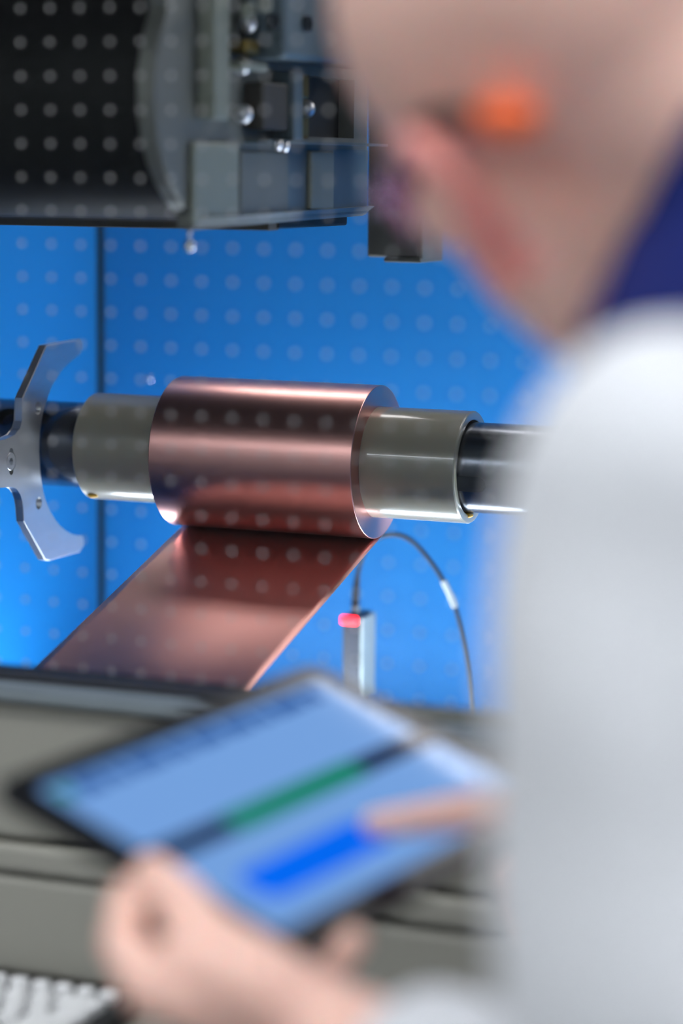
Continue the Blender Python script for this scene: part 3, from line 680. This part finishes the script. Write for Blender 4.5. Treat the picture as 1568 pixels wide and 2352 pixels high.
# collar: stands round the neck, high at the nape, spreading on to the shoulders
ca = (COLc - NB).normalized()
cn = cv(-0.955, 0.29, -0.08); cn.normalize()
cc = P(1440, 495, 1.090)
u1 = (cv(0.37, 0.93, 0) - cn*cv(0.37, 0.93, 0).dot(cn)).normalized(); u2 = cn.cross(u1)
bm = bmesh.new(); prof = ((0.0, 0.076), (0.0, 0.082), (-0.03, 0.083), (-0.06, 0.085), (-0.085, 0.086))
rings(bm, [[cc + cn*o + (u1*math.cos(2*math.pi*k/64) + u2*math.sin(2*math.pi*k/64))*r for k in range(64)] for o, r in prof])
limb(bm, [cc-cn*0.065, SL.lerp(NB, 0.55) + UP*0.012, SL.lerp(NB, 0.2) + UP*0.016], [0.060, 0.054, 0.046])
limb(bm, [cc-cn*0.055, SR.lerp(NB, 0.5)], [0.066, 0.055])
col = fuse('collar', bm, M_['navy'], 0.004, 12, person, fabric_post); col['label'] = 'navy blue stand-up collar and yoke'
bm = bmesh.new()
limb(bm, [PV+Vector((0, 0, 0.03)), HIPL, KL, FL+Vector((0, 0, 0.02))], [0.13, 0.11, 0.075, 0.062]); limb(bm, [PV, HIPR, KR, FR+Vector((0, 0, 0.02))], [0.13, 0.11, 0.075, 0.062])
tr = fuse('trousers', bm, M_['trouser'], 0.008, 6, person, fabric_post); tr['label'] = 'dark work trousers'
for f in (FL, FR):
    bm = bmesh.new(); limb(bm, [f - fwd_b*0.03 + Vector((0, 0, -0.035)), f + fwd_b*0.06 + Vector((0, 0, -0.04)), f + fwd_b*0.17 + Vector((0, 0, -0.052))], [0.044, 0.044, 0.034])
    for v in bm.verts: v.co.z = max(v.co.z, 0.012)
    s_ = fuse('shoe', bm, M_['shoe'], 0.006, 5, person)
    a = f - fwd_b*0.07; b = f + fwd_b*0.20; sd = fwd_b.cross(Vector((0, 0, 1))); pts = []
    for k in range(28):
        t = 2*math.pi*k/28; q = a.lerp(b, 0.5) + fwd_b*0.137*math.cos(t) + sd*0.046*math.sin(t); pts.append(Vector((q.x, q.y, 0)))
    bm = bmesh.new(); rings(bm, [pts, [p + Vector((0, 0, 0.018)) for p in pts]]); obj('sole', bm, M_['shoe_sole'], s_)
for s in (1, -1):
    bm = bmesh.new(); ball(bm, H(0.079, s*0.032, 0.006), 0.0125); e_ = obj('eye', bm, M_['eye_white'], person, True)
    bm = bmesh.new(); ball(bm, H(0.0875, s*0.032, 0.005), (0.0045, 0.006, 0.006), HA); obj('iris', bm, M_['iris'], e_, True)

# safety glasses
gs = empty('safety_glasses', H(0.10, 0, 0.0)); tag(gs, 'wraparound safety glasses with orange temple tips worn by the person', 'glasses')
for s in (1, -1):
    bm = bmesh.new(); rowz = []
    for j in range(9):
        vv = -0.014+0.032*j/8; row = []
        for k in range(11):
            a = k/10; l = 0.008 + 0.064*a; f = 0.118 - 0.040*a**2.4 - 0.003*abs(vv*40)**2
            top = 1 - 0.25*(1-a)**3
            row.append(bm.verts.new(H(f, s*l, 0.003+vv*top)))
        rowz.append(row)
    for p, q in zip(rowz, rowz[1:]):
        for k in range(10): bm.faces.new((p[k], p[k+1], q[k+1], q[k]))
    ln_ = obj('lens', bm, M_['lens'], gs, True); md = ln_.modifiers.new('t', 'SOLIDIFY'); md.thickness = 0.002
    tpl = obj('temple', tube(smooth_path([H(0.078, s*0.074, 0.014), H(0.045, s*0.079, 0.022), H(0.012, s*0.081, 0.030), H(-0.010, s*0.081, 0.034)], 6), 0.0030, 12), M_['lens'], gs, True)
    obj('temple_end', tube(smooth_path([H(-0.008, s*0.081, 0.034), H(-0.028, s*0.0815, 0.029), H(-0.048, s*0.0785, 0.019)], 5), 0.0038, 12), M_['temple_dark'], tpl, True)
    obj('temple_tip', tube(smooth_path([H(-0.046, s*0.0785, 0.020), H(-0.058, s*0.077, 0.013), H(-0.069, s*0.074, 0.006)], 4), [0.0055, 0.0062, 0.0068, 0.0072, 0.0075, 0.0075, 0.0072, 0.0066, 0.005], 14), M_['orange'], tpl, True)
obj('bridge', tube(smooth_path([H(0.117, 0.012, 0.012), H(0.122, 0, 0.016), H(0.117, -0.012, 0.012)], 6), 0.0028, 12), M_['temple_dark'], gs, True)
